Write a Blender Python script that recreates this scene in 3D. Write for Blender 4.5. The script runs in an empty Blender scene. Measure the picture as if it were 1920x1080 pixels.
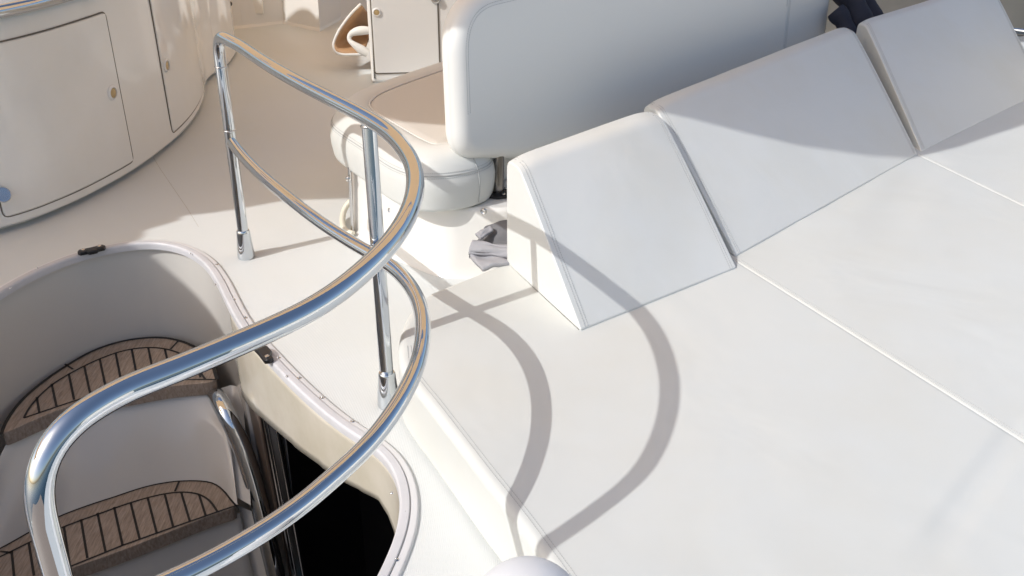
import bpy, bmesh, math, random
from mathutils import Vector, Matrix, noise
from mathutils.geometry import tessellate_polygon
random.seed(7)
R = math.radians
sc = bpy.context.scene
COL = sc.collection

# ------------------------------------------------------------------ camera
CAM_H, PITCH, FPX = 1.40, R(27.4), 1900.0
cam = bpy.data.cameras.new('camera'); cam.lens = 36 * FPX / 1920; cam.sensor_width = 36
cam.clip_start = .05; cam.clip_end = 20000
camo = bpy.data.objects.new('camera', cam); COL.objects.link(camo)
camo.location = (0, 0, CAM_H); camo.rotation_euler = (R(90) - PITCH, 0, 0)
sc.camera = camo
SN, CS = math.sin(PITCH), math.cos(PITCH)

def at(u, v, z=0.0):
    """the point at height z seen at pixel (u, v) of the 1920x1080 photograph"""
    x = (u - 960) / FPX; y = -(v - 540) / FPX
    dz = -SN + y * CS; dy = CS + y * SN
    t = (z - CAM_H) / dz
    return Vector((x * t, dy * t, z))

def aty(u, v, Y):
    """the point at distance Y seen at pixel (u, v)"""
    x = (u - 960) / FPX; y = -(v - 540) / FPX
    dz = -SN + y * CS; dy = CS + y * SN
    t = Y / dy
    return Vector((x * t, Y, CAM_H + dz * t))

# ------------------------------------------------------------------ materials
def mat(name, base, rough=.5, metal=0., spec=.5, coat=0., fine=None, big=None, stain=None, wave=None, emit=None, subs=0, transl=0., rvar=0.):
    m = bpy.data.materials.new(name); m.use_nodes = True
    nt = m.node_tree; N = nt.nodes; L = nt.links
    b = N['Principled BSDF']
    b.inputs['Base Color'].default_value = (*base, 1)
    b.inputs['Roughness'].default_value = rough
    b.inputs['Metallic'].default_value = metal
    b.inputs['Specular IOR Level'].default_value = spec
    b.inputs['Coat Weight'].default_value = coat
    b.inputs['Coat Roughness'].default_value = .06
    tc = N.new('ShaderNodeTexCoord')
    last = None
    def bump(h, strength, dist):
        nonlocal last
        bn = N.new('ShaderNodeBump'); bn.inputs['Strength'].default_value = strength; bn.inputs['Distance'].default_value = dist
        L.new(h, bn.inputs['Height'])
        if last is not None: L.new(last, bn.inputs['Normal'])
        last = bn.outputs['Normal']
    if big:
        n = N.new('ShaderNodeTexNoise'); n.inputs['Scale'].default_value = big[0]; n.inputs['Detail'].default_value = 3
        n.inputs['Distortion'].default_value = .6
        L.new(tc.outputs['Object'], n.inputs['Vector']); bump(n.outputs['Fac'], big[1], big[2])
    if fine:
        n = N.new('ShaderNodeTexVoronoi' if fine[3] == 'v' else 'ShaderNodeTexNoise'); n.inputs['Scale'].default_value = fine[0]
        L.new(tc.outputs['Object'], n.inputs['Vector']); bump(n.outputs[0], fine[1], fine[2])
    if wave:
        w = N.new('ShaderNodeTexWave'); w.inputs['Scale'].default_value = wave[0]; w.bands_direction = 'X'
        mp = N.new('ShaderNodeMapping'); mp.inputs['Rotation'].default_value = (0, 0, wave[3])
        L.new(tc.outputs['Object'], mp.inputs['Vector']); L.new(mp.outputs['Vector'], w.inputs['Vector']); bump(w.outputs['Fac'], wave[1], wave[2])
    if last is not None: L.new(last, b.inputs['Normal'])
    if stain:
        n = N.new('ShaderNodeTexNoise'); n.inputs['Scale'].default_value = stain[1]; n.inputs['Detail'].default_value = 6; n.inputs['Roughness'].default_value = .62
        r = N.new('ShaderNodeValToRGB'); r.color_ramp.elements[0].position = .42; r.color_ramp.elements[1].position = .68
        r.color_ramp.elements[0].color = (*base, 1); r.color_ramp.elements[1].color = (*stain[0], 1)
        L.new(tc.outputs['Object'], n.inputs['Vector']); L.new(n.outputs['Fac'], r.inputs['Fac']); L.new(r.outputs['Color'], b.inputs['Base Color'])
    if rvar:
        n = N.new('ShaderNodeTexNoise'); n.inputs['Scale'].default_value = 14; n.inputs['Detail'].default_value = 6
        r = N.new('ShaderNodeMapRange'); r.inputs['To Min'].default_value = max(0, rough - rvar); r.inputs['To Max'].default_value = rough + rvar
        L.new(tc.outputs['Object'], n.inputs['Vector']); L.new(n.outputs['Fac'], r.inputs['Value']); L.new(r.outputs['Result'], b.inputs['Roughness'])
    if transl:
        t = N.new('ShaderNodeBsdfTranslucent'); t.inputs['Color'].default_value = (*base, 1)
        mx = N.new('ShaderNodeMixShader'); mx.inputs['Fac'].default_value = transl
        L.new(b.outputs[0], mx.inputs[1]); L.new(t.outputs[0], mx.inputs[2]); L.new(mx.outputs[0], N['Material Output'].inputs['Surface'])
    return m

def crease(m, lines):
    """shallow valleys in the cover: (from, to, width, depth), added to the bump chain"""
    nt = m.node_tree; N = nt.nodes; L = nt.links; b = N['Principled BSDF']
    g = N.new('ShaderNodeNewGeometry')
    prev = b.inputs['Normal'].links[0].from_socket
    for P, Q, wd, dep in lines:
        e = (Q - P); ln = e.length; e.normalize(); s = Vector((-e.y, e.x, 0))
        def dot(v):
            sub = N.new('ShaderNodeVectorMath'); sub.operation = 'SUBTRACT'; sub.inputs[1].default_value = P; L.new(g.outputs['Position'], sub.inputs[0])
            d = N.new('ShaderNodeVectorMath'); d.operation = 'DOT_PRODUCT'; d.inputs[1].default_value = v; L.new(sub.outputs[0], d.inputs[0]); return d.outputs['Value']
        def fall(sock, lo, hi, to0, to1):
            r = N.new('ShaderNodeMapRange'); r.interpolation_type = 'SMOOTHERSTEP'
            for k, v in (('From Min', lo), ('From Max', hi), ('To Min', to0), ('To Max', to1)): r.inputs[k].default_value = v
            L.new(sock, r.inputs['Value']); return r.outputs['Result']
        a = N.new('ShaderNodeMath'); a.operation = 'ABSOLUTE'; L.new(dot(s), a.inputs[0])
        t = dot(e)
        f = fall(a.outputs[0], 0, wd, 1, 0); t0 = fall(t, -.08, .06, 0, 1); t1 = fall(t, ln * .55, ln, 1, 0)
        m1 = N.new('ShaderNodeMath'); m1.operation = 'MULTIPLY'; L.new(f, m1.inputs[0]); L.new(t0, m1.inputs[1])
        m2 = N.new('ShaderNodeMath'); m2.operation = 'MULTIPLY'; L.new(m1.outputs[0], m2.inputs[0]); L.new(t1, m2.inputs[1])
        bn = N.new('ShaderNodeBump'); bn.invert = True; bn.inputs['Strength'].default_value = 1; bn.inputs['Distance'].default_value = dep
        L.new(m2.outputs[0], bn.inputs['Height']); L.new(prev, bn.inputs['Normal']); prev = bn.outputs['Normal']
    L.new(prev, b.inputs['Normal'])

def teak_mat():
    m = mat('weathered_teak', (.23, .17, .125), .6)
    nt = m.node_tree; N = nt.nodes; L = nt.links; b = N['Principled BSDF']
    tc = N.new('ShaderNodeTexCoord'); mp = N.new('ShaderNodeMapping'); mp.inputs['Scale'].default_value = (60, 6, 20)
    mp.inputs['Rotation'].default_value = (0, 0, R(-25))
    n = N.new('ShaderNodeTexNoise'); n.inputs['Scale'].default_value = 3; n.inputs['Detail'].default_value = 8; n.inputs['Roughness'].default_value = .7
    r = N.new('ShaderNodeValToRGB'); r.color_ramp.elements[0].position = .3; r.color_ramp.elements[1].position = .72
    r.color_ramp.elements[0].color = (.20, .15, .115, 1); r.color_ramp.elements[1].color = (.42, .345, .285, 1)
    L.new(tc.outputs['Object'], mp.inputs['Vector']); L.new(mp.outputs[0], n.inputs['Vector']); L.new(n.outputs['Fac'], r.inputs['Fac']); L.new(r.outputs[0], b.inputs['Base Color'])
    bn = N.new('ShaderNodeBump'); bn.inputs['Strength'].default_value = .25; bn.inputs['Distance'].default_value = .001
    L.new(n.outputs['Fac'], bn.inputs['Height']); L.new(bn.outputs[0], b.inputs['Normal'])
    return m

M = {}
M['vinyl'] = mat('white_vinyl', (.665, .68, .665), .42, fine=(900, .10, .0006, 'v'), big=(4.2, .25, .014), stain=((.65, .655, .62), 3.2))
M['vinyl_pad'] = mat('dimmed_pad_vinyl', (.615, .63, .61), .42, fine=(900, .10, .0006, 'v'), big=(2.3, .40, .022), stain=((.605, .61, .575), 2.6))  # wedge vinyl in a darker tone, offsetting the stronger sun on the pads
M['vinyl_back'] = mat('lightened_back_vinyl', (.79, .79, .765), .40, fine=(900, .10, .0006, 'v'), big=(5, .15, .008))  # backrest copy of the bench vinyl, lightened to lift its shaded face
M['vinyl_blue'] = mat('smooth_white_vinyl', (.70, .71, .73), .34, fine=(900, .06, .0005, 'v'))
M['seat_panel'] = mat('seat_panel_vinyl', (.60, .58, .54), .5, fine=(900, .12, .0006, 'v'), big=(6, .15, .006))
M['thread'] = mat('stitch_thread', (.42, .43, .43), .7)
M['piping'] = mat('piping', (.70, .69, .66), .45)
M['gelcoat'] = mat('white_gelcoat', (.76, .75, .72), .16, coat=.3, big=(1.5, .04, .01))
M['cabinet'] = mat('cream_gelcoat', (.84, .82, .77), .12, coat=.4, big=(1.3, .05, .012), stain=((.81, .78, .71), 2.2))
M['deckcoat'] = mat('nonskid_gelcoat', (.655, .68, .68), .5, wave=(78, .35, .0008, R(2)), stain=((.645, .665, .645), 1.6), fine=(260, .05, .0006, 'n'))
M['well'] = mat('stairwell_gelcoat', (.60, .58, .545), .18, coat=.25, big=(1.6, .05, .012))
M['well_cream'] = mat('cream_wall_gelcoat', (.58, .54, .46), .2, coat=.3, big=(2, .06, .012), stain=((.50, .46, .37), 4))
M['flange'] = mat('grey_flange', (.57, .57, .595), .38, big=(9, .04, .002), stain=((.52, .52, .54), 12))
M['flange_lip'] = mat('white_flange_lip', (.70, .70, .71), .4)
M['chrome'] = mat('polished_stainless', (.63, .665, .70), .03, 1.0, rvar=.015)
M['dark_steel'] = mat('dark_steel', (.20, .19, .18), .16, 1.0)
M['brushed'] = mat('brushed_steel', (.42, .42, .42), .42, 1.0)
M['satin'] = mat('satin_stainless', (.62, .62, .62), .2, 1.0, rvar=.05)
M['black'] = mat('black_plastic', (.012, .012, .014), .35)
M['rubber'] = mat('dark_groove', (.15, .13, .10), .7)
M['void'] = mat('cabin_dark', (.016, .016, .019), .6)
M['cabin_grey'] = mat('cabin_furniture', (.30, .30, .33), .5)
M['glass'] = mat('smoked_door', (.008, .008, .009), .35, spec=.25)
M['tint'] = mat('brown_panel', (.085, .062, .05), .32, spec=.3)
M['teak'] = teak_mat()
M['caulk'] = mat('black_caulking', (.010, .009, .009), .5)
M['cloth'] = mat('grey_towel', (.17, .17, .18), .9, fine=(700, .6, .003, 'n'))
M['cloth_shade'] = mat('towel_gap_shade', (.05, .05, .06), .9, fine=(700, .6, .003, 'n'))  # near-black, paints the shade inside the towel gap
M['cloth_light'] = mat('pale_grey_towel', (.36, .36, .385), .9, fine=(700, .6, .003, 'n'))
M['navy'] = mat('navy_canvas', (.026, .028, .045), .8, big=(14, .4, .01), fine=(500, .3, .001, 'n'))
M['tan'] = mat('tan_lining', (.42, .25, .13), .6, big=(5, .3, .01), fine=(500, .2, .001, 'n'))
M['bimini'] = mat('tan_canvas', (.88, .71, .52), .85, transl=.93, fine=(300, .2, .001, 'n'))
M['hose'] = mat('cream_hose', (.70, .66, .55), .45)
M['latchring'] = mat('white_ring', (.80, .79, .76), .3)
M['amber'] = mat('brass_push_button', (.55, .40, .20), .35, .3)
M['wood'] = mat('dark_wood_strip', (.10, .06, .035), .4)
M['beige'] = mat('beige_side', (.42, .39, .33), .6, big=(3, .2, .02), stain=((.36, .33, .27), 3))
M['water'] = mat('sea', (.02, .05, .07), .12, big=(.6, .5, .2))

# ------------------------------------------------------------------ mesh helpers
def link_mesh(name, bm, material, parent=None, smooth=True, wn=True, mats=None):
    bmesh.ops.recalc_face_normals(bm, faces=bm.faces[:])
    me = bpy.data.meshes.new(name); bm.to_mesh(me); bm.free()
    for m in (mats or [material]): me.materials.append(m)
    if smooth:
        for p in me.polygons: p.use_smooth = True
        me.set_sharp_from_angle(angle=R(50))
    o = bpy.data.objects.new(name, me); COL.objects.link(o)
    if parent is not None:
        o.parent = parent
        o.matrix_parent_inverse = Matrix.Translation(parent.location).inverted()
    if smooth and wn:
        me.set_sharp_from_angle(angle=R(50))
        w = o.modifiers.new('normals', 'WEIGHTED_NORMAL'); w.keep_sharp = True; w.weight = 80
    return o

def tag(o, label=None, cat=None, group=None, kind=None):
    if label: o['label'] = label
    if cat: o['category'] = cat
    if group: o['group'] = group
    if kind: o['kind'] = kind
    return o

def thing(name, loc, label, cat, group=None):
    o = bpy.data.objects.new(name, None); COL.objects.link(o); o.location = loc
    o.empty_display_size = .1
    return tag(o, label, cat, group)

def catmull(P, n=8, closed=False):
    P = [Vector(p) for p in P]; out = []
    N = len(P)
    rng = range(N) if closed else range(N - 1)
    for i in rng:
        p1, p2 = P[i], P[(i + 1) % N]
        p0 = P[i - 1] if (closed or i > 0) else p1 + (p1 - p2)
        p3 = P[(i + 2) % N] if (closed or i + 2 < N) else p2 + (p2 - p1)
        # centripetal
        def tj(ti, a, b): return ti + max((b - a).length, 1e-6) ** .5
        t0 = 0; t1 = tj(t0, p0, p1); t2 = tj(t1, p1, p2); t3 = tj(t2, p2, p3)
        for k in range(n):
            t = t1 + (t2 - t1) * k / n
            A1 = (t1 - t) / (t1 - t0) * p0 + (t - t0) / (t1 - t0) * p1
            A2 = (t2 - t) / (t2 - t1) * p1 + (t - t1) / (t2 - t1) * p2
            A3 = (t3 - t) / (t3 - t2) * p2 + (t - t2) / (t3 - t2) * p3
            B1 = (t2 - t) / (t2 - t0) * A1 + (t - t0) / (t2 - t0) * A2
            B2 = (t3 - t) / (t3 - t1) * A2 + (t - t1) / (t3 - t1) * A3
            out.append((t2 - t) / (t2 - t1) * B1 + (t - t1) / (t2 - t1) * B2)
    if not closed: out.append(P[-1].copy())
    return out

def resample(P, step, closed=False):
    P = [Vector(p) for p in P]
    if closed: P = P + [P[0]]
    L = [0]
    for a, b in zip(P, P[1:]): L.append(L[-1] + (b - a).length)
    n = max(2, int(round(L[-1] / step)))
    out = []; j = 0
    for i in range(n + (0 if closed else 1)):
        s = L[-1] * i / n
        while j < len(L) - 2 and L[j + 1] < s: j += 1
        f = (s - L[j]) / max(L[j + 1] - L[j], 1e-9)
        out.append(P[j].lerp(P[j + 1], min(max(f, 0), 1)))
    return out

def smooth_path(P, it=3, closed=False):
    for _ in range(it):
        Q = [p.copy() for p in P]
        n = len(P)
        for i in range(n):
            if not closed and i in (0, n - 1): continue
            Q[i] = (P[i - 1] + 2 * P[i] + P[(i + 1) % n]) / 4
        P = Q
    return P

def tube_into(bm, P, r, n=10, closed=False, cap=True):
    P = [Vector(p) for p in P]
    N = len(P); rad = r if callable(r) else (lambda f: r)
    T = []
    for i in range(N):
        a = P[i - 1] if (i > 0 or closed) else P[i]
        b = P[(i + 1) % N] if (i < N - 1 or closed) else P[i]
        T.append((b - a).normalized())
    up = Vector((0, 0, 1)) if abs(T[0].z) < .9 else Vector((1, 0, 0))
    nrm = (up - T[0] * up.dot(T[0])).normalized()
    rings = []
    for i in range(N):
        nrm = (nrm - T[i] * nrm.dot(T[i])).normalized()
        bi = T[i].cross(nrm)
        rr = rad(i / max(1, N - 1))
        rings.append([bm.verts.new(P[i] + rr * (math.cos(2 * math.pi * k / n) * nrm + math.sin(2 * math.pi * k / n) * bi)) for k in range(n)])
    for i in range(N if closed else N - 1):
        A, B = rings[i], rings[(i + 1) % N]
        for k in range(n): bm.faces.new((A[k], A[(k + 1) % n], B[(k + 1) % n], B[k]))
    if cap and not closed:
        bm.faces.new(rings[0]); bm.faces.new(rings[-1])

def tube(name, P, r, material, parent=None, n=12, closed=False, cap=True):
    bm = bmesh.new(); tube_into(bm, P, r, n, closed, cap)
    return link_mesh(name, bm, material, parent, wn=False)

def area2(P): return sum(a[0] * b[1] - b[0] * a[1] for a, b in zip(P, P[1:] + P[:1])) / 2

def ccw(P): return P if area2(P) > 0 else P[::-1]

def inset(P, d):
    """offset a closed ccw 2-D outline inwards"""
    n = len(P); out = []
    for i in range(n):
        a, b, c = Vector(P[i - 1][:2]), Vector(P[i][:2]), Vector(P[(i + 1) % n][:2])
        e1 = (b - a).normalized(); e2 = (c - b).normalized()
        n1 = Vector((-e1.y, e1.x)); n2 = Vector((-e2.y, e2.x))
        m = (n1 + n2)
        if m.length < 1e-6: m = n1
        m.normalize()
        out.append(b + m * d / max(.35, m.dot(n1)))
    return out

def fillet(P, rad, seg=6):
    """round the corners of a closed 2-D polygon; rad is a number or a list"""
    n = len(P); out = []
    for i in range(n):
        r = rad[i] if isinstance(rad, (list, tuple)) else rad
        a, b, c = Vector(P[i - 1][:2]), Vector(P[i][:2]), Vector(P[(i + 1) % n][:2])
        if r <= 0: out.append(b); continue
        d1 = (a - b); d2 = (c - b); l1, l2 = d1.length, d2.length
        d1.normalize(); d2.normalize()
        ang = math.acos(max(-1, min(1, d1.dot(d2))))
        if ang > 3.1: out.append(b); continue
        t = min(r / math.tan(ang / 2), l1 * .48, l2 * .48)
        p, q = b + d1 * t, b + d2 * t
        for k in range(seg + 1):
            f = k / seg
            out.append((1 - f) ** 2 * p + 2 * f * (1 - f) * b + f * f * q)
    return out

def densify(P, step):
    out = []
    n = len(P)
    for i in range(n):
        a, b = Vector(P[i][:2]), Vector(P[(i + 1) % n][:2])
        k = max(1, int((b - a).length / step))
        for j in range(k): out.append(a.lerp(b, j / k))
    return out

def rings_mesh(bm, rings, capA=True, capB=True, midx=None):
    V = [[bm.verts.new(p) for p in r] for r in rings]
    n = len(V[0])
    for i in range(len(V) - 1):
        for k in range(n):
            f = bm.faces.new((V[i][k], V[i][(k + 1) % n], V[i + 1][(k + 1) % n], V[i + 1][k]))
            if midx: f.material_index = midx[i]
    if capA: bm.faces.new(V[0])
    if capB:
        f = bm.faces.new(V[-1])
        if midx: f.material_index = midx[-1]
    return V

def edge_profile(w0, w1, r0, r1, seg=5, mid=()):
    """(inset, w) pairs of a slab with rounded rims"""
    out = []
    if r0 > 0:
        out.append((r0 + .004, w0))
        for k in range(seg + 1):
            a = math.pi / 2 * k / seg
            out.append((r0 * (1 - math.sin(a)), w0 + r0 * (1 - math.cos(a))))
    else: out.append((0, w0))
    for m in mid: out.append((0, m))
    if r1 > 0:
        for k in range(seg + 1):
            a = math.pi / 2 * k / seg
            out.append((r1 * (1 - math.cos(a)), w1 - r1 * (1 - math.sin(a))))
        out.append((r1 + .004, w1))
    else: out.append((0, w1))
    return out

def slab(name, outline, prof, xf, material, parent=None, bulge=None):
    bm = bmesh.new()
    rings = []
    for d, w in prof:
        ring = inset(outline, d) if abs(d) > 1e-7 else [Vector(p[:2]) for p in outline]
        rings.append([xf(p.x, p.y, w) for p in ring])
    rings_mesh(bm, rings)
    return link_mesh(name, bm, material, parent)

XY = lambda a, b, w: Vector((a, b, w))

def dashes(name, P, material, parent, dash=.0045, gap=.0022, r=.0007, n=4):
    """a run of short stitches along a path"""
    P = resample(P, .001 if False else .0022)
    bm = bmesh.new(); k = max(2, int(dash / .0022)); g = max(1, int(gap / .0022)); i = 0
    while i + k < len(P):
        tube_into(bm, [P[i], P[i + k // 2], P[i + k]] if k > 1 else [P[i], P[i + 1]], r, n)
        i += k + g
    return link_mesh(name, bm, material, parent, smooth=False)

def box_into(bm, c, sx, sy, sz, rz=0, bev=0):
    g = bmesh.ops.create_cube(bm, size=1, matrix=Matrix.Translation(c) @ Matrix.Rotation(rz, 4, 'Z') @ Matrix.Diagonal((sx, sy, sz, 1)))
    if bev:
        vs = g['verts']; es = list({e for v in vs for e in v.link_edges})
        bmesh.ops.bevel(bm, geom=es, offset=bev, segments=3, affect='EDGES', profile=.5)

def lathe_into(bm, prof, base, axis=Vector((0, 0, 1)), n=24):
    axis = axis.normalized(); ref = Vector((1, 0, 0)) if abs(axis.x) < .8 else Vector((0, 1, 0))
    u = (ref - axis * ref.dot(axis)).normalized(); v = axis.cross(u)
    rings = [[base + axis * h + r * (math.cos(2 * math.pi * k / n) * u + math.sin(2 * math.pi * k / n) * v) for k in range(n)] for r, h in prof]
    rings_mesh(bm, rings)

def strip_mesh(bm, rows, midx=0):
    """a grid of faces between rows of points"""
    V = [[bm.verts.new(p) for p in r] for r in rows]
    for i in range(len(V) - 1):
        for k in range(len(V[0]) - 1):
            f = bm.faces.new((V[i][k], V[i][k + 1], V[i + 1][k + 1], V[i + 1][k])); f.material_index = midx

# ------------------------------------------------------------------ companionway outline (plan)
RIM_PX = [(-110, 640), (-40, 584), (0, 556), (70, 516), (150, 484), (230, 466), (285, 461), (338, 470), (378, 493), (405, 528), (428, 575),
          (455, 622), (500, 674), (545, 722), (600, 773), (650, 812), (695, 840), (727, 870), (746, 908), (752, 955), (744, 1005), (722, 1060), (690, 1120)]
rim = [at(u, v, 0) for u, v in RIM_PX]
rim += [Vector((-.44, 1.18, 0)), Vector((-.75, .98, 0)), Vector((-1.15, .98, 0)), Vector((-1.55, 1.25, 0)), Vector((-1.72, 1.75, 0)), Vector((-1.78, 2.2, 0))]
rim = resample(catmull(rim, 10, True), .02, True)
rim = smooth_path(rim, 6, True)
rim2 = ccw([Vector((p.x, p.y)) for p in rim])

# ------------------------------------------------------------------ deck, sea
bm = bmesh.new()
hole = inset(rim2, -.018)
outer = [Vector((-2.3, .85)), Vector((-.2, .75)), Vector((-.1, .2)), Vector((3.0, .2)), Vector((3.0, 9.5)), Vector((-5.0, 9.5)), Vector((-5.0, 2.1)), Vector((-2.3, 1.6))]
polys = [[Vector((p.x, p.y, 0)) for p in outer], [Vector((p.x, p.y, 0)) for p in hole]]
allv = [bm.verts.new(p) for pl in polys for p in pl]
for t in tessellate_polygon(polys):
    try: bm.faces.new([allv[i] for i in t])
    except ValueError: pass
deck = tag(link_mesh('deck', bm, M['deckcoat'], smooth=False), 'white moulded nonskid upper deck floor around the stair opening', 'deck', kind='structure')
tube('deck_seam', [at(288, 296, .0), at(300, 316, .0), at(352, 392, .0), at(372, 425, .0)], .0006, M['beige'], deck, n=6)
bm = bmesh.new(); bm.faces.new([bm.verts.new(q) for q in ((-4.5, -7, -2.3), (3.2, -7, -2.3), (3.2, .45, -2.3), (-4.5, .45, -2.3))])
tag(link_mesh('reflected_deck', bm, M['teak'], smooth=False), 'unseen teak plane added behind the camera for brown rail reflections', 'deck', kind='structure')  # unseen plane, added to give the rail brown reflections
bm = bmesh.new(); bmesh.ops.create_grid(bm, x_segments=1, y_segments=1, size=4000, matrix=Matrix.Translation((0, 0, -4.5)))
tag(link_mesh('water', bm, M['water'], smooth=False), 'calm harbour water around the boat', 'water', kind='structure')

# ------------------------------------------------------------------ companionway: flange, walls, treads
cw = thing('companionway', (-1.0, 2.0, 0), 'curved stair opening in the white deck with grey snap-studded rim and teak steps', 'companionway')
bm = bmesh.new()
rings = []
for d, z in ((.002, -.010), (.002, .006), (.0, .012), (-.004, .014), (-.019, .013), (-.021, .010)):
    rings.append([Vector((p.x, p.y, z)) for p in inset(rim2, d)])
rings_mesh(bm, rings, False, False)
fl = link_mesh('flange', bm, M['flange'], cw)
bm = bmesh.new()
rings = []
for d, z in ((-.021, .004), (-.022, .009), (-.035, .008), (-.039, .005), (-.040, -.01)):
    rings.append([Vector((p.x, p.y, z)) for p in inset(rim2, d)])
rings_mesh(bm, rings, False, False)
link_mesh('outer_lip', bm, M['flange_lip'], cw)

# inner wall: full height on the far and left side, short above the cabin opening on the right
wallpts = inset(rim2, -.012)
def nearest(P, q): return min(range(len(P)), key=lambda i: (Vector(P[i][:2]) - Vector(q[:2])).length)
iA = nearest(wallpts, at(424, 568)); iB = nearest(wallpts, at(690, 1120))
def walk(P, a, b, want):
    n = len(P); f = [P[(a + k) % n] for k in range((b - a) % n + 1)]; g = [P[(a - k) % n] for k in range((a - b) % n + 1)]
    q = Vector(want[:2])
    return f if min((p - q).length for p in f) < min((p - q).length for p in g) else g
right = walk(wallpts, iA, iB, at(600, 773))
leftw = [p + Vector((.035, .02)) for p in right[14:0:-1]] + walk(wallpts, iA, iB, at(150, 484))
EDGE = [(380, 680), (425, 702), (480, 768), (506, 791), (560, 836), (624, 884), (661, 906), (715, 935), (735, 966), (760, 1040), (790, 1120)]
def proj(p):
    d = p.y * CS + (CAM_H - p.z) * SN
    return 960 + FPX * p.x / d, 540 - FPX * (p.y * SN - (CAM_H - p.z) * CS) / d
def low_z(p):
    z = -.03
    while z > -.34:
        u, v = proj(Vector((p.x, p.y, z)))
        for (u0, v0), (u1, v1) in zip(EDGE, EDGE[1:]):
            if u0 <= u <= u1 and v >= v0 + (v1 - v0) * (u - u0) / (u1 - u0): return min(z, -.10)
        z -= .004
    return z
bm = bmesh.new()
rows = []
nR = len(right)
for lvl in range(9):
    row = []
    for k, p in enumerate(right):
        f = k / (nR - 1)
        zb = low_z(p)
        g = lvl / 8
        z = -.012 + g * (zb + .012)
        nudge = .012 * g * g
        row.append(Vector((p.x, p.y, z)))
    rows.append(row)
strip_mesh(bm, rows)
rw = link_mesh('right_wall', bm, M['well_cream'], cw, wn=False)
so = rw.modifiers.new('thick', 'SOLIDIFY'); so.thickness = .016; so.offset = 0
bm = bmesh.new()
rows = []
for lvl in range(13):
    g = lvl / 12; z = -.012 - g * 1.6
    rows.append([Vector((p.x, p.y, z)) for p in leftw])
strip_mesh(bm, rows)
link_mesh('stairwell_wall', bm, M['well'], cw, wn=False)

ZT1, ZT2 = -.33, -.62
def tread(name, outer_px, front_px, inner_px, zt, thick, planks, butts):
    back = smooth_path(resample(catmull([at(u, v, zt) for u, v in outer_px], 8), .015), 2)
    front = smooth_path(resample(catmull([at(u, v, zt) for u, v in front_px], 8), .015), 2)
    outl = ccw([Vector((p.x, p.y)) for p in smooth_path(back + front[::-1][1:-1], 2, True)])
    t = slab(name, outl, edge_profile(zt - thick, zt, 0, .0022, 2), XY, M['teak'], cw)
    bm = bmesh.new()
    zc = zt + .0012
    up = Vector((0, 0, .0012))
    def seam(P, w=.0035):
        P = resample(P, .012); L = []; Rr = []
        for i, p in enumerate(P):
            d = (P[min(i + 1, len(P) - 1)] - P[max(i - 1, 0)]).normalized(); s = Vector((-d.y, d.x, 0)) * w
            L.append(Vector((p.x, p.y, zc)) + s); Rr.append(Vector((p.x, p.y, zc)) - s)
        strip_mesh(bm, [L, Rr])
    seam([p + Vector((0, 0, 0)) for p in back], .0055)
    inner = smooth_path(resample(catmull([at(u, v, zt) for u, v in inner_px], 8), .015), 2)
    seam(inner)
    for a, b in planks: seam([at(*a, zt), at(*b, zt)])
    for a, b in butts: seam([at(*a, zt), at(*b, zt)])
    seam(front_off(front, back)) if False else None
    link_mesh('caulking', bm, M['caulk'], t, smooth=False)
    return front, back

f1, b1 = tread('tread', [(2, 815), (12, 790), (40, 752), (80, 717), (130, 683), (175, 658), (222, 642), (270, 634), (312, 634), (345, 642), (375, 657), (395, 678), (407, 712)],
               [(2, 815), (45, 796), (110, 768), (170, 752), (240, 738), (320, 724), (405, 716)],
               [(45, 784), (55, 765), (75, 742), (100, 720), (140, 696), (190, 672), (240, 656), (290, 652), (330, 660), (360, 678), (385, 712)], ZT1, .045,
               [((69, 745), (74, 774)), ((97, 720), (106, 762)), ((129, 701), (139, 750)), ((158, 686), (170, 742)), ((187, 673), (200, 735)), ((217, 663), (230, 728)), ((247, 655), (260, 722)), ((278, 652), (291, 716)), ((309, 654), (322, 712)), ((345, 668), (353, 708)), ((371, 690), (376, 708))],
               [((122, 683), (137, 693)), ((334, 640), (320, 655)), ((45, 784), (110, 762)), ((110, 762), (170, 742)), ((170, 742), (240, 727)), ((240, 727), (330, 712)), ((330, 712), (406, 712))])
f2, b2 = tread('tread', [(-120, 1090), (-60, 1055), (0, 1028), (50, 1000), (106, 970), (160, 949), (215, 931), (270, 913), (320, 903), (370, 901), (400, 905), (420, 919), (435, 938), (446, 950)],
               [(-120, 1142), (-60, 1128), (20, 1105), (131, 1066), (220, 1035), (310, 1000), (390, 968), (446, 950)],
               [(-60, 1072), (22, 1034), (60, 1015), (120, 988), (180, 966), (245, 943), (300, 928), (340, 923), (370, 926), (392, 938), (408, 960)], ZT2, .045,
               [((-8, 1052), (2, 1110)), ((22, 1034), (28, 1095)), ((54, 1018), (64, 1080)), ((120, 988), (131, 1063)), ((152, 974), (164, 1047)), ((183, 962), (198, 1035)), ((214, 951), (230, 1023)), ((245, 943), (262, 1011)), ((277, 934), (294, 1000)), ((309, 927), (325, 989)), ((340, 924), (356, 978)), ((373, 927), (386, 968))],
               [((336, 903), (328, 922)), ((0, 1034), (22, 1037)), ((131, 1063), (230, 1023)), ((230, 1023), (325, 989)), ((325, 989), (408, 960)), ((408, 960), (444, 948)), ((0, 1110), (131, 1063))])

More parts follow.
